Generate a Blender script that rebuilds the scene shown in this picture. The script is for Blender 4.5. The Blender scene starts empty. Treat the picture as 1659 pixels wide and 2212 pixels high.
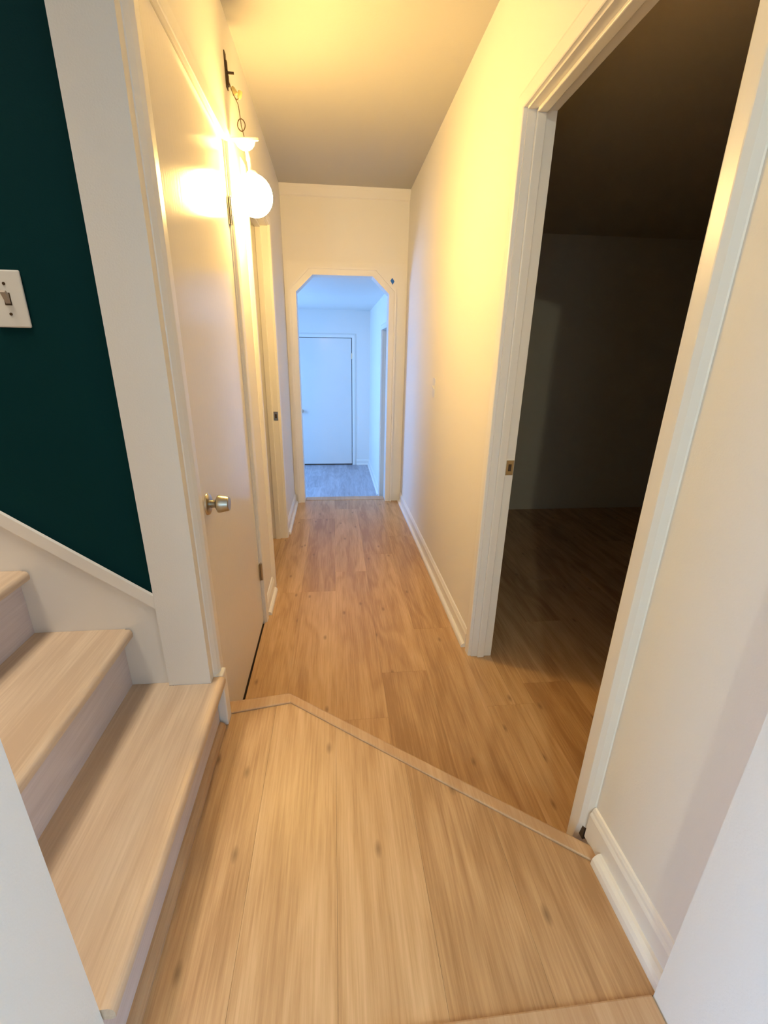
import bpy, bmesh, math, random
from mathutils import Vector, Matrix
random.seed(7)
S = bpy.context.scene
COL = S.collection
PI = math.pi

# ---------------------------------------------------------------- camera
CAM_P = dict(f=929.479, pitch=-19.481, yaw=5.814, roll=0.874, H=1.321, cx=815.63, cy=1095.95)
def make_camera():
    cd = bpy.data.cameras.new('camera'); co = bpy.data.objects.new('camera', cd); COL.objects.link(co)
    a, b, r = (math.radians(CAM_P[k]) for k in ('pitch', 'yaw', 'roll'))
    F = Vector((math.sin(b)*math.cos(a), math.cos(b)*math.cos(a), math.sin(a)))
    R = Vector((math.cos(b), -math.sin(b), 0)); U = R.cross(F)
    R2 = R*math.cos(r)+U*math.sin(r); U2 = -R*math.sin(r)+U*math.cos(r)
    M = Matrix((R2, U2, -F)).transposed().to_4x4(); M.translation = Vector((0, 0, CAM_P['H']))
    co.matrix_world = M
    cd.sensor_fit = 'VERTICAL'; cd.sensor_height = 36; cd.lens = CAM_P['f']*36/2212
    cd.shift_x = (829.5-CAM_P['cx'])/2212; cd.shift_y = (CAM_P['cy']-1106)/2212
    cd.clip_start = .02
    S.camera = co
make_camera()

# ---------------------------------------------------------------- light and exposure
W = bpy.data.worlds.new('world'); S.world = W; W.use_nodes = True
W.node_tree.nodes['Background'].inputs[0].default_value = (.60, .78, 1, 1)
W.node_tree.nodes['Background'].inputs[1].default_value = 1.0
S.view_settings.view_transform = 'Standard'; S.view_settings.look = 'None'
S.view_settings.gamma = 1; S.view_settings.use_curve_mapping = False
S.view_settings.exposure = 1.2
def area(name, loc, target, sx, sy, power, col):
    l = bpy.data.lights.new(name, 'AREA'); l.shape = 'RECTANGLE'; l.size = sx; l.size_y = sy
    l.energy = power; l.color = col
    o = bpy.data.objects.new(name, l); COL.objects.link(o); o.location = loc
    o.rotation_euler = (Vector(target)-Vector(loc)).to_track_quat('-Z', 'Y').to_euler()
    return o
area('daylight_front_window', (-.3, -2.85, 1.35), (-.1, 0, 1.1), 2.6, 1.5, 12, (.42, .70, 1))
area('side_daylight_fill', (-2.5, -.55, .75), (.6, .15, .5), .9, .9, 24, (.25, .50, 1))  # added unseen source, aimed to turn the right wall end blue
area('east_daylight_fill', (2.4, -.75, .95), (-.4, .5, .5), 1.3, 1.2, 17, (.46, .70, 1))  # added unseen source that lifts the left wall end and the risers
area('daylight_far_window', (-2.3, 5.7, .85), (.2, 4.4, .6), 1.7, 1.5, 66, (.21, .46, 1))
sl_ = area('stairwell_fill', (-.95, .70, 2.86), (-.90, .70, 0), .5, .35, 1.9, (1, .88, .72)); sl_.data.spread = math.radians(62)  # no fitting here: added light to brighten the treads
def bulb(name, loc, power, r, col):
    l = bpy.data.lights.new(name, 'POINT'); l.energy = power; l.shadow_soft_size = r; l.color = col
    o = bpy.data.objects.new(name, l); COL.objects.link(o); o.location = loc
bulb('front_room_ceiling_bulb', (-.56, -2.0, 2.38), 24, .04, (.95, 1, .80))

# ---------------------------------------------------------------- materials
def lin(c): return tuple((x/255/12.92 if x/255 <= .04045 else ((x/255+.055)/1.055)**2.4) for x in c)
def mat(name, rgb, rough=.5, metal=0, bump=0, bscale=200, var=0, coat=0, streak=None, spec=.5):
    m = bpy.data.materials.new(name); m.use_nodes = True; nt = m.node_tree; N = nt.nodes; L = nt.links
    b = N['Principled BSDF']; b.inputs['Roughness'].default_value = rough; b.inputs['Metallic'].default_value = metal
    b.inputs['Specular IOR Level'].default_value = spec
    b.inputs['Base Color'].default_value = (*rgb, 1)
    if coat: b.inputs['Coat Weight'].default_value = coat; b.inputs['Coat Roughness'].default_value = .12
    tc = N.new('ShaderNodeTexCoord')
    nz = N.new('ShaderNodeTexNoise'); nz.inputs['Scale'].default_value = bscale; nz.inputs['Detail'].default_value = 3
    src = tc.outputs['Object']
    if streak:
        mp = N.new('ShaderNodeMapping'); mp.inputs['Scale'].default_value = streak; L.new(src, mp.inputs['Vector']); src = mp.outputs['Vector']
    L.new(src, nz.inputs['Vector'])
    if bump:
        bp = N.new('ShaderNodeBump'); bp.inputs['Strength'].default_value = bump; bp.inputs['Distance'].default_value = .002
        L.new(nz.outputs['Fac'], bp.inputs['Height']); L.new(bp.outputs['Normal'], b.inputs['Normal'])
    if var:
        n2 = N.new('ShaderNodeTexNoise'); n2.inputs['Scale'].default_value = 3.5; n2.inputs['Detail'].default_value = 4
        L.new(tc.outputs['Object'], n2.inputs['Vector'])
        mx = N.new('ShaderNodeMix'); mx.data_type = 'RGBA'
        mx.inputs[6].default_value = (*[c*(1-var) for c in rgb], 1); mx.inputs[7].default_value = (*[min(1, c*(1+var)) for c in rgb], 1)
        L.new(n2.outputs['Fac'], mx.inputs[0]); L.new(mx.outputs[2], b.inputs['Base Color'])
    return m
def wood(name, dark, mid, light, rough=.34, axis='Y', knots=True, rand=.26):
    m = bpy.data.materials.new(name); m.use_nodes = True; nt = m.node_tree; N = nt.nodes; L = nt.links
    b = N['Principled BSDF']; b.inputs['Roughness'].default_value = rough; b.inputs['Specular IOR Level'].default_value = .4
    geo = N.new('ShaderNodeNewGeometry'); oi = N.new('ShaderNodeObjectInfo')
    off = N.new('ShaderNodeVectorMath'); off.operation = 'SCALE'
    cmb = N.new('ShaderNodeCombineXYZ')
    for i in (0, 1, 2): L.new(oi.outputs['Random'], cmb.inputs[i])
    L.new(cmb.outputs[0], off.inputs[0]); off.inputs['Scale'].default_value = 37.0
    add = N.new('ShaderNodeVectorMath'); L.new(geo.outputs['Position'], add.inputs[0]); L.new(off.outputs[0], add.inputs[1])
    def mapped(sc):
        mp = N.new('ShaderNodeMapping'); mp.inputs['Scale'].default_value = sc; L.new(add.outputs[0], mp.inputs['Vector']); return mp.outputs[0]
    # broad cathedral figure: distorted bands
    n1 = N.new('ShaderNodeTexNoise'); n1.inputs['Scale'].default_value = 1; n1.inputs['Detail'].default_value = 2.5; n1.inputs['Distortion'].default_value = .35
    L.new(mapped((8, 1.3, 8)), n1.inputs['Vector'])
    mu = N.new('ShaderNodeMath'); mu.operation = 'MULTIPLY'; mu.inputs[1].default_value = 34; L.new(n1.outputs['Fac'], mu.inputs[0])
    sn = N.new('ShaderNodeMath'); sn.operation = 'SINE'; L.new(mu.outputs[0], sn.inputs[0])
    # fine pores
    n2 = N.new('ShaderNodeTexNoise'); n2.inputs['Scale'].default_value = 1; n2.inputs['Detail'].default_value = 4; n2.inputs['Roughness'].default_value = .65
    L.new(mapped((190, 6, 190)), n2.inputs['Vector'])
    n3 = N.new('ShaderNodeTexNoise'); n3.inputs['Scale'].default_value = 1; n3.inputs['Detail'].default_value = 3
    L.new(mapped((16, .8, 16)), n3.inputs['Vector'])
    def madd(a, k, c):
        x = N.new('ShaderNodeMath'); x.operation = 'MULTIPLY_ADD'; L.new(a, x.inputs[0]); x.inputs[1].default_value = k
        if isinstance(c, float): x.inputs[2].default_value = c
        else: L.new(c, x.inputs[2])
        return x.outputs[0]
    v = madd(sn.outputs[0], .085, -.47)
    v = madd(n2.outputs['Fac'], .85, v)
    v = madd(n3.outputs['Fac'], .75, v)
    v = madd(oi.outputs['Random'], rand, v)
    rp = N.new('ShaderNodeValToRGB'); L.new(v, rp.inputs['Fac'])
    e = rp.color_ramp.elements; e[0].position = .18; e[0].color = (*dark, 1); e[1].position = .82; e[1].color = (*light, 1)
    x = e.new(.5); x.color = (*mid, 1)
    out = rp.outputs['Color']
    if knots:
        vo = N.new('ShaderNodeTexVoronoi'); vo.feature = 'F1'; vo.voronoi_dimensions = '2D'; vo.inputs['Scale'].default_value = 1; L.new(mapped((5.2, 2.3, 5)), vo.inputs['Vector'])
        kr = N.new('ShaderNodeValToRGB'); L.new(vo.outputs['Distance'], kr.inputs['Fac'])
        kr.color_ramp.elements[0].position = .008; kr.color_ramp.elements[0].color = (1, 1, 1, 1)
        kr.color_ramp.elements[1].position = .055; kr.color_ramp.elements[1].color = (0, 0, 0, 1)
        kk = N.new('ShaderNodeMath'); kk.operation = 'MULTIPLY'; kk.inputs[1].default_value = .6; L.new(kr.outputs[0], kk.inputs[0])
        mx = N.new('ShaderNodeMix'); mx.data_type = 'RGBA'; L.new(kk.outputs[0], mx.inputs[0]); L.new(out, mx.inputs[6]); mx.inputs[7].default_value = (*[c*.42 for c in dark], 1)
        out = mx.outputs[2]
    L.new(out, b.inputs['Base Color'])
    bp = N.new('ShaderNodeBump'); bp.inputs['Strength'].default_value = .25; bp.inputs['Distance'].default_value = .0006
    L.new(n2.outputs['Fac'], bp.inputs['Height']); L.new(bp.outputs['Normal'], b.inputs['Normal'])
    return m
M_WALL = mat('wall_paint', (.86, .83, .77), .65, bump=.25, bscale=260)
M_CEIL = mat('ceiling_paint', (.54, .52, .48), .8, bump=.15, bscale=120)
M_TRIM = mat('trim_gloss_paint', (.87, .84, .78), .32, bump=.06, bscale=60)
M_DOOR = mat('door_gloss_paint', (.82, .78, .72), .15, spec=.20, bump=.10, bscale=30, streak=(1, 5, .35), var=.02)
M_TEAL = mat('dark_teal_paint', (.0004, .030, .033), .75, bump=.2, bscale=260, spec=.1)
M_OAK = wood('oak_vinyl_plank', (.40, .23, .11), (.56, .355, .185), (.69, .47, .27))
M_NOSE = wood('oak_nosing', (.50, .31, .17), (.58, .385, .225), (.66, .45, .28), knots=False, rand=.05, rough=.38)
M_TREAD = wood('pale_oak_tread', (.58, .43, .30), (.68, .53, .38), (.76, .61, .46), rough=.36, knots=False, rand=.04)
M_RISER = wood('whitewashed_riser', (.60, .52, .51), (.68, .60, .59), (.75, .67, .66), rough=.45, knots=False, rand=.03)
M_STEEL = mat('satin_nickel', (.50, .47, .40), .28, metal=1, bump=.1, bscale=300)
M_DARKM = mat('aged_brass', (.09, .055, .025), .45, metal=.6, bump=.2, bscale=300)
M_WIRE = mat('copper_wire', (.16, .09, .03), .5)
M_NUT = mat('wire_nut_plastic', (.75, .62, .25), .45)
M_FIX = mat('white_enamel', (.85, .82, .74), .3)
M_PLATE = mat('switch_plate_plastic', (.78, .76, .70), .35)
M_GRIME = mat('grimy_toggle', (.42, .34, .27), .5, var=.3)
M_TAPE = mat('blue_masking_tape', (.012, .16, .62), .6)
M_GAPSHADE = mat('painted_gap_shade', (.07, .045, .025), .9, bump=.3, bscale=80)  # dark colour standing in for shade in gaps, slots and holes
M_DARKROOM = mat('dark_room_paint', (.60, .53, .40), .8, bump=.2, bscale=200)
M_GREY = wood('grey_vinyl_plank', (.30, .28, .31), (.42, .40, .44), (.56, .54, .58), knots=False)
M_SUB = mat('subfloor', (.10, .07, .045), .9)
def emit(name, col, s):
    m = bpy.data.materials.new(name); m.use_nodes = True; b = m.node_tree.nodes['Principled BSDF']
    b.inputs['Base Color'].default_value = (.9, .9, .88, 1); b.inputs['Emission Color'].default_value = (*col, 1); b.inputs['Emission Strength'].default_value = s
    return m
M_GLOBE = emit('lit_opal_glass', (1, .63, .19), 74)

# ---------------------------------------------------------------- builders
def obj(name, bm, m, parent=None, smooth=False, label=None, kind=None):
    me = bpy.data.meshes.new(name); bmesh.ops.recalc_face_normals(bm, faces=bm.faces[:]); bm.to_mesh(me); bm.free()
    me.materials.append(m)
    if smooth:
        for p in me.polygons: p.use_smooth = True
        try: me.set_sharp_from_angle(angle=math.radians(35))
        except Exception: pass
    o = bpy.data.objects.new(name, me); COL.objects.link(o)
    if parent is not None:
        o.parent = parent; o.matrix_parent_inverse = Matrix.Translation(-parent.location)
    if label: o['label'] = label
    if kind: o['kind'] = kind
    return o
def tag(o, label, cat, group=None, kind=None):
    o['label'] = label
    if cat: o['category'] = cat
    if group: o['group'] = group
    if kind: o['kind'] = kind
    return o
def thing(name, loc, label, cat, group=None, kind=None):
    o = bpy.data.objects.new(name, None); COL.objects.link(o); o.location = loc; o.empty_display_size = .05
    return tag(o, label, cat, group, kind)
def add_box(bm, x0, x1, y0, y1, z0, z1, bev=0, seg=1):
    vs = [bm.verts.new((x, y, z)) for x in (x0, x1) for y in (y0, y1) for z in (z0, z1)]
    F = [(0, 1, 3, 2), (4, 6, 7, 5), (0, 4, 5, 1), (2, 3, 7, 6), (0, 2, 6, 4), (1, 5, 7, 3)]
    fs = [bm.faces.new([vs[i] for i in f]) for f in F]
    if bev:
        es = list({e for f in fs for e in f.edges})
        bmesh.ops.bevel(bm, geom=es, offset=bev, segments=seg, affect='EDGES', profile=.5)
    return bm
def box(*a, **k): return add_box(bmesh.new(), *a, **k)
def prism(pts, fn, a, b, bm=None):
    """extrude the 2D polygon between a and b; fn(u, v, w) -> xyz"""
    bm = bm or bmesh.new(); n = len(pts)
    A = [bm.verts.new(fn(u, v, a)) for u, v in pts]; B = [bm.verts.new(fn(u, v, b)) for u, v in pts]
    bm.faces.new(A); bm.faces.new(B[::-1])
    for i in range(n): bm.faces.new((A[i], A[(i+1) % n], B[(i+1) % n], B[i]))
    return bm
def lathe(bm, prof, c, ax=Vector((0, 0, 1)), seg=32):
    ax = ax.normalized(); q = Vector((0, 0, 1)).rotation_difference(ax); c = Vector(c); rings = []
    for r, h in prof:
        if r < 1e-6: rings.append([bm.verts.new(c+q@Vector((0, 0, h)))])
        else: rings.append([bm.verts.new(c+q@Vector((r*math.cos(2*PI*i/seg), r*math.sin(2*PI*i/seg), h))) for i in range(seg)])
    for a, b in zip(rings, rings[1:]):
        for i in range(seg):
            j = (i+1) % seg
            if len(a) == 1 and len(b) == 1: continue
            if len(a) == 1: bm.faces.new((a[0], b[i], b[j]))
            elif len(b) == 1: bm.faces.new((a[i], a[j], b[0]))
            else: bm.faces.new((a[i], a[j], b[j], b[i]))
    return bm
def tube(bm, pts, r, seg=8):
    pts = [Vector(p) for p in pts]; rings = []
    for i, p in enumerate(pts):
        t = (pts[min(i+1, len(pts)-1)]-pts[max(i-1, 0)]).normalized()
        a = t.cross(Vector((.31, .2, .93))).normalized(); b = t.cross(a)
        rr = r[i] if isinstance(r, (list, tuple)) else r
        rings.append([bm.verts.new(p+a*rr*math.cos(2*PI*k/seg)+b*rr*math.sin(2*PI*k/seg)) for k in range(seg)])
    for a, b in zip(rings, rings[1:]):
        for k in range(seg): bm.faces.new((a[k], a[(k+1) % seg], b[(k+1) % seg], b[k]))
    bm.faces.new(rings[0][::-1]); bm.faces.new(rings[-1])
    return bm
PROF = [(0, 0), (0, .0120), (.002, .0142), (.005, .0152), (.036, .0172), (.039, .0170), (.0505, .0112), (.052, .0100), (.0615, .0030), (.0625, 0)]
def casing(parent, fn, a0, a1, zt, zb=0, prof=PROF, zb_near=None, legs=(1, 1), material=None):
    """door casing round an opening a0..a1, zt high; fn(along, z, out) -> xyz"""
    material = material or M_TRIM
    for side, (a, d) in enumerate(((a0, -1), (a1, 1))):
        if not legs[side]: continue
        bm = bmesh.new(); n = len(prof)
        f = zb_near if (zb_near and side == 0) else (lambda u: zb)
        A = [bm.verts.new(fn(a+d*u, f(u), t)) for u, t in prof]; B = [bm.verts.new(fn(a+d*u, zt+u, t)) for u, t in prof]
        for i in range(n): bm.faces.new((A[i], A[(i+1) % n], B[(i+1) % n], B[i]))
        bm.faces.new(A); bm.faces.new(B[::-1])
        obj('side_casing', bm, material, parent)
    bm = bmesh.new(); n = len(prof)
    A = [bm.verts.new(fn(a0-u, zt+u, t)) for u, t in prof]; B = [bm.verts.new(fn(a1+u, zt+u, t)) for u, t in prof]
    for i in range(n): bm.faces.new((A[i], A[(i+1) % n], B[(i+1) % n], B[i]))
    bm.faces.new(A); bm.faces.new(B[::-1])
    obj('head_casing', bm, material, parent)
BASE = [(0, 0), (.013, 0), (.013, .070), (.0115, .074), (.009, .078), (.0075, .084), (.004, .090), (0, .092)]
def quarter(x0, r=.017, h=.022):
    return [(x0, 0), (x0+r, 0), (x0+r, .006), (x0+r*.92, h*.55), (x0+r*.7, h*.8), (x0+r*.35, h*.97), (x0, h)]
def baseboard(name, label, fn, a0, a1, shoe=None, kind='structure'):
    """fn(out, z, along) -> xyz"""
    o = obj(name, prism(BASE, fn, a0, a1), M_TRIM); tag(o, label, None, kind=kind)
    s0, s1 = shoe or (a0, a1)
    obj('shoe_moulding', prism(quarter(.013), fn, s0, s1), M_TRIM, o)
    return o
def clip(poly, a, b):
    """keep the part of poly left of the line a->b"""
    out = []; n = len(poly)
    def side(p): return (b[0]-a[0])*(p[1]-a[1])-(b[1]-a[1])*(p[0]-a[0])
    for i in range(n):
        p, q = poly[i], poly[(i+1) % n]; sp, sq = side(p), side(q)
        if sp >= 0: out.append(p)
        if (sp > 0 > sq) or (sp < 0 < sq):
            t = sp/(sp-sq); out.append((p[0]+(q[0]-p[0])*t, p[1]+(q[1]-p[1])*t))
    return out
def plank(poly, z, parent, m, th=.008):
    if len(poly) < 3: return
    area2 = abs(sum(poly[i][0]*poly[(i+1) % len(poly)][1]-poly[(i+1) % len(poly)][0]*poly[i][1] for i in range(len(poly))))
    if area2 < 2e-3: return
    c = (sum(p[0] for p in poly)/len(poly), sum(p[1] for p in poly)/len(poly))
    g = .00015
    P = []
    for x, y in poly:
        dx, dy = x-c[0], y-c[1]; P.append((x-math.copysign(min(g, abs(dx)), dx), y-math.copysign(min(g, abs(dy)), dy)))
    bm = bmesh.new(); ch = .0003; n = len(P)
    def ins(k): return [(x-math.copysign(min(k, abs(x-c[0])), x-c[0]), y-math.copysign(min(k, abs(y-c[1])), y-c[1])) for x, y in P]
    T = [bm.verts.new((x, y, z)) for x, y in ins(ch)]; Mi = [bm.verts.new((x, y, z-ch)) for x, y in P]; B = [bm.verts.new((x, y, z-th)) for x, y in P]
    bm.faces.new(T); bm.faces.new(B[::-1])
    for i in range(n):
        j = (i+1) % n; bm.faces.new((T[i], T[j], Mi[j], Mi[i])); bm.faces.new((Mi[i], Mi[j], B[j], B[i]))
    obj('plank', bm, m, parent)
def planks(parent, x0, x1, y0, y1, z, seams, joints, m, cuts=()):
    xs = sorted({x0, x1} | {s for s in seams if x0 < s < x1})
    for a, b in zip(xs, xs[1:]):
        if b-a < .006: continue
        js = joints((a+b)/2); ys = sorted({y0, y1} | {j for j in js if y0+.02 < j < y1-.02})
        for c, d in zip(ys, ys[1:]):
            poly = [(a, c), (b, c), (b, d), (a, d)]
            for p, q in cuts: poly = clip(poly, p, q)
            plank(poly, z, parent, m)

# ---------------------------------------------------------------- dimensions
XR, XL = .614, -.383          # faces of the hall's right and left walls
TH = .093                     # right wall thickness
YA = 3.914                    # arch wall
ZC = 2.52                     # ceiling
ZL = .196                     # landing above the hall floor
ZF = -.461; ZFC = 1.964       # far room floor and ceiling
DY0, DY1, DZ = .753, 1.612, 2.045    # doorway on the right
D1A, D1B = 1.178, 1.948       # closet door on the left
D2A, D2B = 2.352, 3.055       # doorway on the left
YG = 1.107                    # green wall face
ZS = [ZL, .388, .582, .774, .966, 1.158, 1.35]
fR = lambda out, z, al: (XR-out, al, z)
fL = lambda out, z, al: (XL+out, al, z)

# ---------------------------------------------------------------- walls
def st(name, bm, m, label): return tag(obj(name, bm, m), label, None, kind='structure')
bm = bmesh.new()
add_box(bm, XR, XR+TH, .40, DY0-.018, 0, ZC)
add_box(bm, XR, XR+TH, DY1+.018, YA, 0, ZC)
add_box(bm, XR, XR+TH, DY0-.018, DY1+.018, DZ+.018, ZC)
st('wall_right', bm, M_WALL, 'long cream wall along the right side of the hallway')
bm = bmesh.new(); XLB = -.503
add_box(bm, XLB, XL, 1.081, D1A-.002, ZS[1], ZC)
add_box(bm, XLB, XL, 1.107, D1A-.002, 0, ZS[1])
add_box(bm, XLB, XL, D1B+.002, D2A-.018, 0, ZC)
add_box(bm, XLB, XL, D2B+.018, YA, 0, ZC)
add_box(bm, XLB, XL, D1A-.002, D1B+.002, DZ+.002, ZC)
add_box(bm, XLB, XL, D2A-.018, D2B+.018, DZ+.018, ZC)
st('wall_left', bm, M_WALL, 'cream wall on the left of the hallway with its squared white end beside the stairs')
st('wall_stairs', box(-2.6, XLB, YG, YG+.1, 0, 2.9), M_TEAL, 'dark teal painted wall behind the staircase')
# the wall with the chamfered opening
xa0, xa1, ch, za1, za2 = -.297, .471, .140, 1.796, 1.926
hole = [(xa0, 0), (xa0, za1), (xa0+ch, za2), (xa1-ch, za2), (xa1, za1), (xa1, 0)]
fA = lambda u, v, w: (u, w, v)
st('wall_back', prism([(-2.4, 0)]+hole+[(2.0, 0), (2.0, ZC+.02), (-2.4, ZC+.02)], fA, YA, YA+.115), M_WALL, 'end wall of the hallway around the chamfered opening')
# front room walls either side of the camera
st('wall_front', add_box(box(.572, 3.7, .12, .40, 0, ZC), -2.6, -.366, .12, .392, 0, 2.9), M_WALL, 'pale wall ends either side at the bottom corners of the photo')
bm = bmesh.new()
add_box(bm, -2.7, 2.7, -3.1, -3.0, 0, 2.6)
add_box(bm, 2.6, 2.7, -3.0, .40, 0, 2.6)
add_box(bm, -2.7, -2.6, -3.0, 1.2, 0, 2.9)
st('wall_entry', bm, M_WALL, 'white walls of the front room behind the viewpoint')
# the unlit room on the right
bm = bmesh.new()
add_box(bm, XR+TH, 3.7, 3.59, 3.69, 0, 2.25)
add_box(bm, 3.6, 3.7, .40, 3.59, 0, 2.25)
st('wall_dark_room', bm, M_DARKROOM, 'unlit wall seen through the right doorway')
st('ceiling', box(XR+TH, 3.7, .40, 3.69, 2.2, 2.3), M_DARKROOM, 'dark ceiling of the unlit room on the right')
# unlit room on the left
bm = bmesh.new()
add_box(bm, -1.9, -1.8, 1.3, 3.914, 0, 2.5)
add_box(bm, -1.8, XLB, 2.12, 2.2, 0, 2.5)
add_box(bm, -1.8, XLB, 3.5, 3.6, 0, 2.5)
add_box(bm, -1.9, XLB, 2.12, 3.6, 2.4, 2.5)
st('wall_side_room', bm, M_DARKROOM, 'dim wall inside the narrow left doorway')
# ceilings
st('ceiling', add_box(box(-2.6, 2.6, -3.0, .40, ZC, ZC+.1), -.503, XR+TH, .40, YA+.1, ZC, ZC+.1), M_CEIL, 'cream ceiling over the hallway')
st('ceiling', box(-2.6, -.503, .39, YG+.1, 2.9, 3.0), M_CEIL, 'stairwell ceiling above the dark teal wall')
# small cove where ceiling meets the end wall
st('trim_1', prism([(YA, ZC), (YA, ZC-.07), (YA-.012, ZC-.062), (YA-.040, ZC-.018), (YA-.045, ZC)], lambda u, v, w: (w, u, v), XL, XR), M_WALL, 'narrow cove between hallway ceiling and end wall')
# arch surround: flat board then casing
o = st('trim_2', prism([(XL+.001, 0), (XL+.001, 2.018), (XR-.001, 2.018), (XR-.001, 0)]+hole[::-1], fA, YA-.010, YA), M_TRIM, 'flat painted board around the chamfered opening at the hallway end')
W_ = .054
outer = [(xa0-W_, 0), (xa0-W_, za1+.022), (xa0+ch-.032, za2+W_), (xa1-ch+.032, za2+W_), (xa1+W_, za1+.022), (xa1+W_, 0)]
for i in range(5):
    q = [hole[i], hole[i+1], outer[i+1], outer[i]]
    bm = prism(q, fA, YA-.024, YA-.010)
    obj('chamfer_casing' if i in (1, 3) else ('head_casing' if i == 2 else 'side_casing'), bm, M_TRIM, o)
    cx = [((a[0]*.3+b[0]*.7), (a[1]*.3+b[1]*.7)) for a, b in ((hole[i], outer[i]), (hole[i+1], outer[i+1]))]
    q2 = [cx[0], cx[1], outer[i+1], outer[i]]
    obj('casing_bead', prism(q2, fA, YA-.034, YA-.024), M_TRIM, o)
for i in range(5):   # jamb lining inside the opening
    (u0, v0), (u1, v1) = hole[i], hole[i+1]
    ln = math.hypot(u1-u0, v1-v0); nx, ny = (v1-v0)/ln*.006, -(u1-u0)/ln*.006
    obj('jamb_lining', prism([(u0, v0), (u1, v1), (u1+nx, v1+ny), (u0+nx, v0+ny)], fA, YA-.024, YA+.115), M_TRIM, o)
# blue tape
o = obj('masking_tape', prism([(.474, 1.895), (.489, 1.916), (.508, 1.891), (.493, 1.866)], fA, YA-.0118, YA-.0102), M_TAPE)
tag(o, 'small blue diamond of masking tape on the chamfered opening surround', 'tape')

# ---------------------------------------------------------------- floors
SEAM = [-.414+.2*i for i in range(-12, 22)]
def hall_joints(x):
    k = round((x+.314)/.2)
    base = {0: 1.05, 1: 2.25, 2: 1.287, 3: 1.535, 4: 1.843, 5: 1.31}.get(k, (k*.437) % 1.2)
    return [base+1.2*i for i in range(-4, 5)]
fl = st('floor', box(-1.8, 3.6, .66, YA+.12, -.1, -.008), M_SUB, 'oak plank floor of the hallway, one step below the landing')
DIAG = ((.614, .648), (-.175, 1.222))
DL = ((-.175, 1.222), (-.60, 1.187))
E_ = .0
# hall planks lie beyond the landing riser
cut_r = [((-.19, 1.205), (.62, .617))]
planks(fl, XL+.001, XR, .60, YA+.03, 0, SEAM, hall_joints, M_OAK, cuts=cut_r)
planks(fl, XR, XR+TH, DY0+.0, DY1-.0, 0, SEAM, hall_joints, M_OAK)
planks(fl, XR+TH, 3.6, .40, 3.59, 0, SEAM, hall_joints, M_OAK)
planks(fl, -1.8, XLB, 2.2, 3.5, 0, SEAM, hall_joints, M_OAK)
planks(fl, XLB, XL+.001, D2A, D2B, 0, SEAM, hall_joints, M_OAK)
obj('threshold_nosing', box(xa0+.008, xa1-.008, YA+.03, YA+.135, -.03, .003, bev=.003, seg=2), M_NOSE, fl)
# landing
near = [(-.378, 1.150), (-.168, 1.184), (.600, .618)]
far_ = [(-.378, 1.207), (-.176, 1.230), (.612, .656)]
fd = st('floor', prism([(-.378, .40), (.572, .40), (.612, .45), (.612, .625), (-.185, 1.20), (-.378, 1.18)], lambda u, v, w: (u, v, w), 0, ZL-.008), M_SUB, 'oak plank landing with a slanted front edge, at the foot of the stairs')
LS = [-.214, -.014, .186, .386]
LJ = {0: [], 1: [], 2: [.70], 3: [], 4: []}
def land_joints(x):
    return {0: [], 1: [], 2: [], 3: [], 4: []}.get(int((x+.414)//.2), [])
planks(fd, -.378, .600, .402, 1.3, ZL, LS, land_joints, M_OAK, cuts=[ (near[2], near[1]), (near[1], near[0])])
def nosing(parent, P, h0, h1, m=M_NOSE, nm='nosing'):
    """P: near-left, near-right, far-right, far-left in plan; rounded far (drop) side"""
    a, b, c, d = [Vector((*p, 0)) for p in P]; bm = bmesh.new(); prof = []
    W2 = [(0, 0), (0, .004), (.06, .006), (.82, .006), (.93, .004), (.98, -.001), (1, -.008), (1, -.030), (.80, -.030), (.80, -.008)]
    A = [bm.verts.new((a.lerp(d, s))+Vector((0, 0, h0+z))) for s, z in W2]; B = [bm.verts.new((b.lerp(c, s))+Vector((0, 0, h0+z))) for s, z in W2]
    n = len(W2)
    for i in range(n): bm.faces.new((A[i], A[(i+1) % n], B[(i+1) % n], B[i]))
    bm.faces.new(A); bm.faces.new(B[::-1])
    return obj(nm, bm, m, parent)
nosing(fd, [near[0], near[1], far_[1], far_[0]], ZL, 0)
nosing(fd, [near[1], near[2], far_[2], far_[1]], ZL, 0)
obj('riser', prism([(-.378, 1.182), (-.183, 1.202), (.612, .627), (.612, .635), (-.181, 1.210), (-.378, 1.190)], lambda u, v, w: (u, v, w), 0, ZL-.010), M_RISER, fd)
# front room floor
ff = st('floor', box(-2.6, 2.6, -3.0, .34, .05, ZL-.008), M_SUB, 'floor strip of the front room at the very bottom edge')
planks(ff, -2.0, 2.0, -1.6, .118, ZL, SEAM, hall_joints, M_OAK)
planks(ff, -.366, .572, .118, .345, ZL, SEAM, hall_joints, M_OAK)
obj('threshold_nosing', box(-.364, .570, .345, .402, ZL-.008, ZL+.007, bev=.003, seg=2), M_NOSE, ff)

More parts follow.
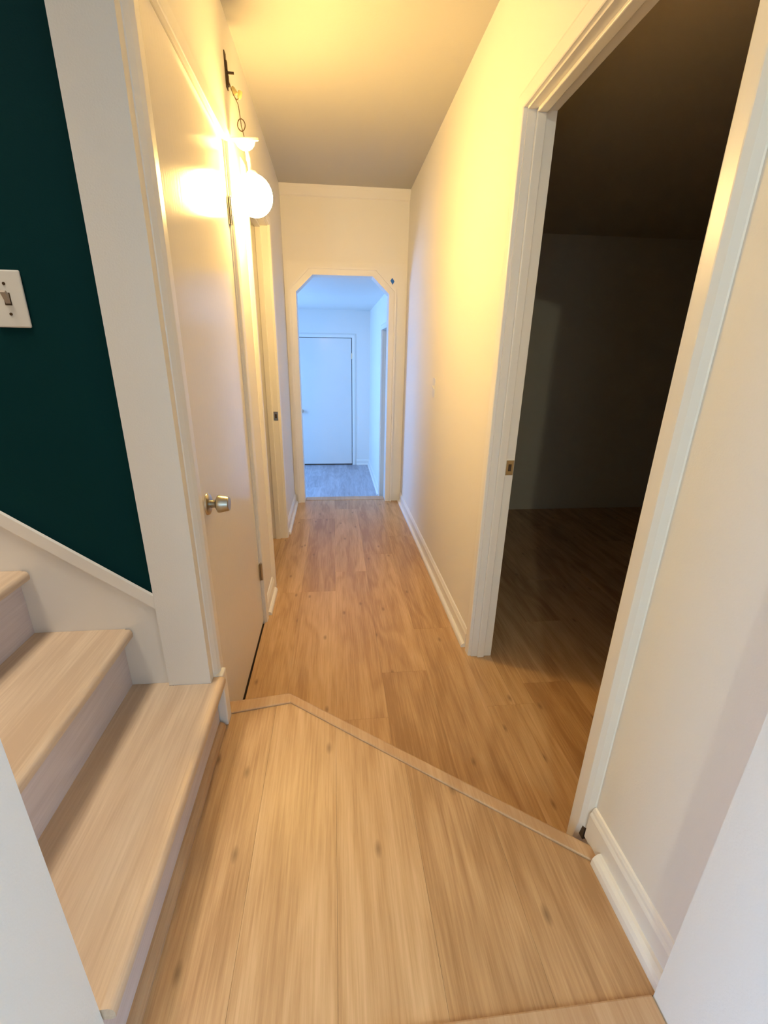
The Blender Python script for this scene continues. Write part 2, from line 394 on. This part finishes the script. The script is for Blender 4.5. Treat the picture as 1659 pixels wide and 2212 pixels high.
# ---------------------------------------------------------------- staircase
stair = thing('staircase', (-.38, .75, ZL), 'pale oak staircase with whitewashed risers climbing left beside the teal wall', 'staircase')
RX = [-.380, -.612, -.838, -1.066, -1.294, -1.522]
for i in range(6):
    z = ZS[i+1]; nx = RX[i]+.033; bx_ = (RX[i+1] if i < 5 else -1.75)
    yb = 1.0935
    # tread board
    if i == 0:
        pts = [(nx-.02, .394), (nx-.02, 1.1055), (-.3825, 1.1055), (-.3825, 1.080), (-.504, 1.080), (-.504, yb), (bx_-.001, yb), (bx_-.001, .394)]
    else:
        pts = [(nx-.02, .394), (nx-.02, yb), (bx_-.001, yb), (bx_-.001, .394)]
    obj('tread', prism(pts, lambda u, v, w: (u, v, w), z-.022, z), M_TREAD, stair)
    # rounded nosing
    r = .012
    pr = [(nx-.02, z-.026), (nx-.006, z-.026), (nx-.001, z-.022), (nx, z-.012), (nx-.0015, z-.005), (nx-.005, z-.0005), (nx-.010, z+.0012), (nx-.02, z+.0012)]
    y1n = 1.1055 if i == 0 else (1.088 if i else 0)
    obj('tread_nosing', prism(pr, lambda u, v, w: (u, w, v), .394, y1n), M_TREAD, stair, smooth=True)
    zl = ZS[i]
    y1r = 1.100 if i == 0 else yb
    obj('riser', box(RX[i]-.012, RX[i], .394, y1r, zl, z-.022), M_RISER, stair)
    if i == 0:
        obj('shoe_moulding', prism([(RX[0], zl), (RX[0]+.019, zl), (RX[0]+.019, zl+.008), (RX[0]+.014, zl+.018), (RX[0]+.005, zl+.024), (RX[0], zl+.025)], lambda u, v, w: (u, w, v), .394, 1.098), M_NOSE, stair)
# stringer skirt and its cap
sl = .768; x0, z0 = -.5045, .689
xe = -1.9
sk = obj('skirt_board', prism([(x0, .2), (x0, z0-.012), (xe, z0-.012+sl*(x0-xe)), (xe, .2)], lambda u, v, w: (u, w, v), 1.094, YG-.0015), M_TRIM, stair)
obj('skirt_cap', prism([(x0, z0-.040), (x0, z0), (xe, z0+sl*(x0-xe)), (xe, z0-.040+sl*(x0-xe))], lambda u, v, w: (u, w, v), 1.084, 1.0939), M_TRIM, sk)
# white end block between stair and door casing
o = st('trim_3', box(XL, -.3555, 1.1075, 1.150, ZL, ZS[1]+.001, bev=.004, seg=3), M_TRIM, 'short white upright block where the first stair meets the closet door casing')

# ---------------------------------------------------------------- closet door on the left (closed)
fLd = lambda al, z, t: (XL+t, al, z)
d1 = thing('door_1', (XL, 1.56, 0), 'glossy cream flush closet door on the left, closed, with a nickel knob', None, kind='structure')
casing(d1, fLd, D1A-.006, D1B+.012, DZ, zb=0.0, zb_near=lambda u: ZL+.006)
leaf = obj('door_leaf', box(XL-.036, XL-.001, D1A+.002, D1B-.003, .022, DZ-.004, bev=.0015), M_DOOR, d1)
obj('side_jamb', box(XL-.10, XL+.004, D1B+.0005, D1B+.013, 0, DZ), M_TRIM, d1)
obj('head_jamb', box(XL-.10, XL+.003, D1A, D1B, DZ-.001, DZ+.012), M_TRIM, d1)
obj('threshold_gap', box(XL-.10, XL-.006, D1A+.002, D1B-.003, 0, .006), M_GAPSHADE, d1)
for zc_ in (1.825, .302):
    bm = box(XL+.000, XL+.0035, D1B-.014, D1B+.020, zc_-.045, zc_+.045, bev=.001)
    for k in range(3):
        lathe(bm, [(0, -.0145), (.006, -.0145), (.006, .0145), (0, .0145)], (XL+.008, D1B-.0015, zc_-.030+.030*k), seg=12)
    lathe(bm, [(0, 0), (.0045, 0), (.0035, .004), (0, .005)], (XL+.008, D1B-.0015, zc_+.045), seg=12)
    obj('hinge', bm, M_STEEL, leaf, smooth=True)
ky, kz = 1.262, .893; X1 = Vector((1, 0, 0))
kb = obj('door_knob', lathe(bmesh.new(), [(0, 0), (.0115, 0), (.0115, .020), (.013, .024), (.019, .027), (.0265, .031), (.0272, .036), (.0250, .046), (.0225, .058), (.0215, .062), (.019, .064), (0, .064)], (XL-.001, ky, kz), X1, 40), M_STEEL, leaf, smooth=True)
obj('knob_rose', lathe(bmesh.new(), [(.0335, 0), (.0335, .002), (.031, .006), (.024, .009), (.016, .0105), (.0118, .0105)], (XL-.001, ky, kz), X1, 40), M_STEEL, leaf, smooth=True)

def strike(parent, x0, x1, y, z, d, n=-1):
    """strike plate on a jamb face at y facing -Y: lies x0..x1"""
    p = obj('strike_plate', add_box(box(x0, x1, y-.0022, y-.0002, z-.030, z-.014), x0, x1, y-.0022, y-.0002, z+.014, z+.030), M_STEEL, parent)
    bm = add_box(box(x0, x0+(x1-x0)*.28, y-.0022, y-.0002, z-.014, z+.014), x0+(x1-x0)*.72, x1, y-.0022, y-.0002, z-.014, z+.014)
    obj('strike_lip', bm, M_STEEL, p)
    obj('latch_hole', box(x0+(x1-x0)*.28, x0+(x1-x0)*.72, y-.0010, y-.0002, z-.014, z+.014), M_GAPSHADE, p)
# ---------------------------------------------------------------- left doorway (open, unlit)
d2 = thing('door_2', (XL, 2.7, 0), 'open narrow doorway farther along the left wall, beyond the closet door', None, kind='structure')
casing(d2, fLd, D2A-.006, D2B+.006, DZ+.006)
for a, b in ((D2A-.018, D2A), (D2B, D2B+.018)): obj('side_jamb', box(XLB-.005, XL+.001, a, b, 0, DZ+.018), M_TRIM, d2)
obj('head_jamb', box(XLB-.005, XL+.001, D2A, D2B, DZ, DZ+.018), M_TRIM, d2)
obj('door_stop', box(XL-.075, XL-.040, D2B-.011, D2B, 0, DZ, bev=.002), M_TRIM, d2)
obj('door_stop', box(XL-.075, XL-.040, D2A, D2B-.011, DZ-.011, DZ, bev=.002), M_TRIM, d2)
strike(d2, XL-.034, XL-.004, D2B, .915, 1)
# ---------------------------------------------------------------- right doorway to the unlit room
fRd = lambda al, z, t: (XR-t, al, z)
d3 = thing('door_3', (XR+.05, 1.18, 0), 'wide open doorway on the right into an unlit room', None, kind='structure')
casing(d3, fRd, DY0-.006, DY1+.006, DZ+.006, zb_near=lambda u: (ZL+.018 if u > .020 else 0.0))
for a, b in ((DY0-.018, DY0), (DY1, DY1+.018)): obj('side_jamb', box(XR-.001, XR+TH+.001, a, b, 0, DZ+.018), M_TRIM, d3)
obj('head_jamb', box(XR-.001, XR+TH+.001, DY0, DY1, DZ, DZ+.018), M_TRIM, d3)
obj('door_stop', box(XR+.026, XR+.058, DY1-.011, DY1, 0, DZ, bev=.003, seg=2), M_TRIM, d3)
obj('door_stop', box(XR+.026, XR+.058, DY0, DY1-.011, DZ-.011, DZ, bev=.003, seg=2), M_TRIM, d3)
strike(d3, XR+.062, XR+.092, DY1, .905, 1)
obj('notch_shade', box(XR-.012, XR-.001, DY0-.062, DY0-.030, ZL-.02, ZL+.017), M_GAPSHADE, d3)  # dark block painted as the shade in the hole under the cut casing
# leaf standing open inside the unlit room
ang = math.radians(51.4); hx, hy = XR+TH+.016, DY0+.012; Lf = .78
ca, sa = math.cos(ang), math.sin(ang)
obj('door_leaf', prism([(0, 0), (Lf, 0), (Lf, -.035), (0, -.035)], lambda u, v, w: (hx+u*ca-v*sa, hy+u*sa+v*ca, w), .012, DZ-.005), M_DARKROOM, d3)

# ---------------------------------------------------------------- baseboards
baseboard('baseboard_right', 'white baseboard along the right hallway wall', fR, DY1+.006+.0625, YA-.03)
baseboard('baseboard_left', 'white baseboard at the far left beside the chamfered opening', fL, D2B+.0685, YA-.03)
baseboard('baseboard_left', 'short bright baseboard between the two left doorways', fL, D1B+.0745, D2A-.0685)
nb = [(o_, z_+ZL if z_ else ZL) for o_, z_ in BASE]
o = obj('baseboard_front', prism([(a, ZL+b*1.09) for a, b in BASE], fR, .402, DY0-.0685), M_TRIM); tag(o, 'white baseboard below the right wall of the landing', None, kind='structure')
obj('shoe_moulding', prism([(a, ZL+b*1.25) for a, b in quarter(.013, .020, .026)], fR, .402, .624), M_TRIM, o)

# ---------------------------------------------------------------- far room (two steps down)
bm = bmesh.new()
XF = .577; YF = 7.231
add_box(bm, XF, XF+.1, YA+.115, 4.58, ZF, ZFC); add_box(bm, XF, XF+.1, 5.43, YF+.1, ZF, ZFC); add_box(bm, XF, XF+.1, 4.58, 5.43, 1.60, ZFC)
st('wall_far_side', bm, M_WALL, 'right wall of the blue daylit far room')
st('wall_far', box(-2.5, XF, YF, YF+.1, ZF, ZFC), M_WALL, 'far wall of the blue daylit room around its closed door')
bm = add_box(add_box(bmesh.new(), -2.5, -2.4, YA+.115, YF, ZF, ZFC), -2.4, XF, YA+.0, YA+.115, ZF-.1, -.101)
add_box(bm, -2.4, XF+1.1, YF+.1, YF+.2, ZF, ZFC); add_box(bm, XF+1.1, XF+1.2, 4.0, YF+.2, ZF, ZFC)
st('wall_far_left', bm, M_WALL, 'left wall of the blue daylit far room, out of sight')
st('ceiling', box(-2.5, XF+1.2, YA+.115, YF+.2, ZFC, ZFC+.1), M_WALL, 'ceiling of the blue daylit far room')
f2 = st('floor', box(-2.5, XF+1.2, YA, YF+.2, ZF-.1, ZF-.008), M_SUB, 'grey-blue lit plank floor of the far room')
planks(f2, -1.6, XF, YA+.4, YF, ZF, SEAM, lambda x: [5.2+(x*7.3) % 1.0, 6.4+(x*7.3) % .8], M_GREY)
obj('step', box(xa0-.2, XF-.002, YA+.115, YA+.40, ZF, -.23), M_TREAD, f2)
d4 = thing('door_4', (-.15, YF, ZF), 'closed flush door on the far wall of the daylit room', None, kind='structure')
fF = lambda al, z, t: (al, YF-t, z)
casing(d4, fF, -.592, .292, ZF+2.03, zb=ZF)
lf = obj('door_leaf', box(-.585, .282, YF-.0085, YF-.002, ZF+.022, ZF+2.022, bev=.001), M_DOOR, d4)
obj('gap_shadow', box(-.592, .292, YF-.001, YF, ZF, ZF+2.03), M_GAPSHADE, d4)
for zz in (1.76, .26):
    obj('hinge', box(.278, .294, YF-.016, YF-.008, ZF+zz-.045, ZF+zz+.045, bev=.001), M_STEEL, lf)
obj('door_knob', lathe(bmesh.new(), [(.03, 0), (.03, .006), (.012, .010), (.012, .026), (.022, .030), (.027, .038), (.024, .056), (.018, .062), (0, .062)], (-.530, YF-.0085, ZF+.905), Vector((0, -1, 0)), 24), M_STEEL, lf, smooth=True)
d5 = thing('door_5', (XF, 5.0, ZF), 'doorway on the right side of the daylit far room', None, kind='structure')
casing(d5, lambda al, z, t: (XF-t, al, z), 4.58, 5.43, 1.60, zb=ZF, legs=(0, 1))
obj('side_jamb', box(XF-.001, XF+.101, 5.415, 5.4305, ZF, 1.60), M_TRIM, d5)
obj('door_stop', box(XF+.035, XF+.066, 5.404, 5.415, ZF, 1.59), M_TRIM, d5)
obj('door_leaf', box(XF+.103, XF+.90, 5.36, 5.395, ZF+.01, 1.585), M_DARKROOM, d5)
o = baseboard('baseboard_far', 'baseboard on the right wall of the daylit far room', lambda a, z, al: (XF-a, al, z+ZF), 5.4925, YF)
o = baseboard('baseboard_far', 'baseboard on the far wall beside the closed door', lambda a, z, al: (al, YF-a, z+ZF), .356, XF-.001)

# ---------------------------------------------------------------- dangling globe lamp
gc = Vector((-.3035, 2.066, 1.911)); gr = .0735
lamp = thing('wall_lamp', (XL, 2.12, 2.30), 'lit white glass globe lamp dangling by wires from a bracket on the left wall', 'lamp')
n = 16
g = obj('globe', lathe(bmesh.new(), [(gr*math.sin(PI*i/n), -gr*math.cos(PI*i/n)) for i in range(n+1)], gc, seg=32), M_GLOBE, lamp, smooth=True)
dc = Vector((-.3235, 2.082, 2.062))
stem_top, stem_bot = dc+Vector((.001, 0, .012)), gc+Vector((-.006, .002, gr-.004))
bm = tube(bmesh.new(), [stem_top, stem_top.lerp(stem_bot, .25), stem_top.lerp(stem_bot, .45), stem_top.lerp(stem_bot, .5), stem_bot], [.0065, .0065, .0085, .006, .0065], 16)
obj('stem', bm, M_FIX, lamp, smooth=True)
obj('fitter', lathe(bmesh.new(), [(0, .012), (.012, .012), (.020, .006), (.024, -.004), (.020, -.006)], gc+Vector((0, 0, gr-.003)), seg=24), M_FIX, lamp, smooth=True)
obj('canopy', lathe(bmesh.new(), [(0, 0), (.010, .000), (.022, .005), (.032, .014), (.037, .023), (.039, .028), (.050, .029), (.053, .032), (.053, .039), (.050, .041), (.046, .037), (.034, .033), (0, .031)], dc+Vector((0, .010, .004)), Vector((-.05, -.34, .94)), seg=40), M_FIX, lamp, smooth=True)
# wire with a loop
ws = Vector((-.365, 2.165, 2.262)); we = dc+Vector((-.002, 0, .035))
obj('wire', tube(bmesh.new(), [we, (-.333, 2.095, 2.13), (-.339, 2.108, 2.150), (-.346, 2.135, 2.20), (-.352, 2.15, 2.235), ws, (-.376, 2.155, 2.285)], .0016, 6), M_WIRE, lamp)
lc = Vector((-.338, 2.104, 2.152))
obj('wire_loop', tube(bmesh.new(), [lc+Vector((.0145*math.cos(t), .002*math.sin(3*t), .019*math.sin(t))) for t in [2*PI*k/18 for k in range(18)]]+[lc+Vector((.0145, 0, .0))], .0019, 6), M_WIRE, lamp)
for p, q in (((-.372, 2.158, 2.292), (-.356, 2.163, 2.268)), ((-.350, 2.172, 2.262), (-.345, 2.176, 2.283))):
    p, q = Vector(p), Vector(q); obj('wire_connector', lathe(bmesh.new(), [(0, 0), (.0045, 0), (.008, .006), (.0088, .02), (.0088, .025), (0, .027)], p, q-p, 10), M_NUT, lamp, smooth=True)
bm = box(XL+.0003, XL+.004, 2.098, 2.124, 2.262, 2.372, bev=.001)
add_box(bm, XL+.004, XL+.010, 2.103, 2.120, 2.272, 2.305); add_box(bm, XL+.004, XL+.008, 2.104, 2.118, 2.318, 2.345)
obj('mounting_strap', bm, M_DARKM, lamp)
obj('bolt', tube(bmesh.new(), [(XL+.004, 2.113, 2.312), (XL+.030, 2.113, 2.312)], .0042, 8), M_DARKM, lamp)
obj('wire', tube(bmesh.new(), [(XL+.008, 2.112, 2.29), (XL+.014, 2.125, 2.270), (XL+.016, 2.150, 2.262), (-.358, 2.165, 2.255), (-.352, 2.17, 2.262)], .0016, 6), M_WIRE, lamp)

# ---------------------------------------------------------------- switches
def toggle_switch(cx, cz):
    t = thing('light_switch', (cx, YG, cz), 'aged white toggle switch plate on the dark teal stair wall', 'switch')
    bm = box(cx-.035, cx+.035, YG-.006, YG-.0002, cz-.057, cz+.057, bev=.003, seg=2)
    obj('plate', bm, M_PLATE, t)
    obj('toggle', prism([(YG-.006, cz-.010), (YG-.018, cz+.012), (YG-.014, cz+.016), (YG-.006, cz+.010)], lambda u, v, w: (w, u, v), cx-.005, cx+.005), M_GRIME, t)
    obj('toggle_slot', box(cx-.007, cx+.007, YG-.0066, YG-.0055, cz-.0125, cz+.0125), M_GAPSHADE, t)
    for s in (-1, 1): obj('screw', lathe(bmesh.new(), [(0, 0), (.0032, 0), (.003, .0012), (0, .0016)], (cx, YG-.006, cz+s*.030), Vector((0, -1, 0)), 12), M_DARKM, t, smooth=True)
toggle_switch(-.700, 1.424)
t = thing('light_switch', (XR, 2.69, 1.137), 'small cream switch plate halfway along the right hallway wall', 'switch')
obj('plate', box(XR-.006, XR-.0002, 2.655, 2.725, 1.080, 1.194, bev=.002, seg=2), M_PLATE, t)
obj('toggle', prism([(XR-.006, 1.127), (XR-.017, 1.149), (XR-.013, 1.153), (XR-.006, 1.147)], lambda u, v, w: (u, w, v), 2.685, 2.695), M_PLATE, t)
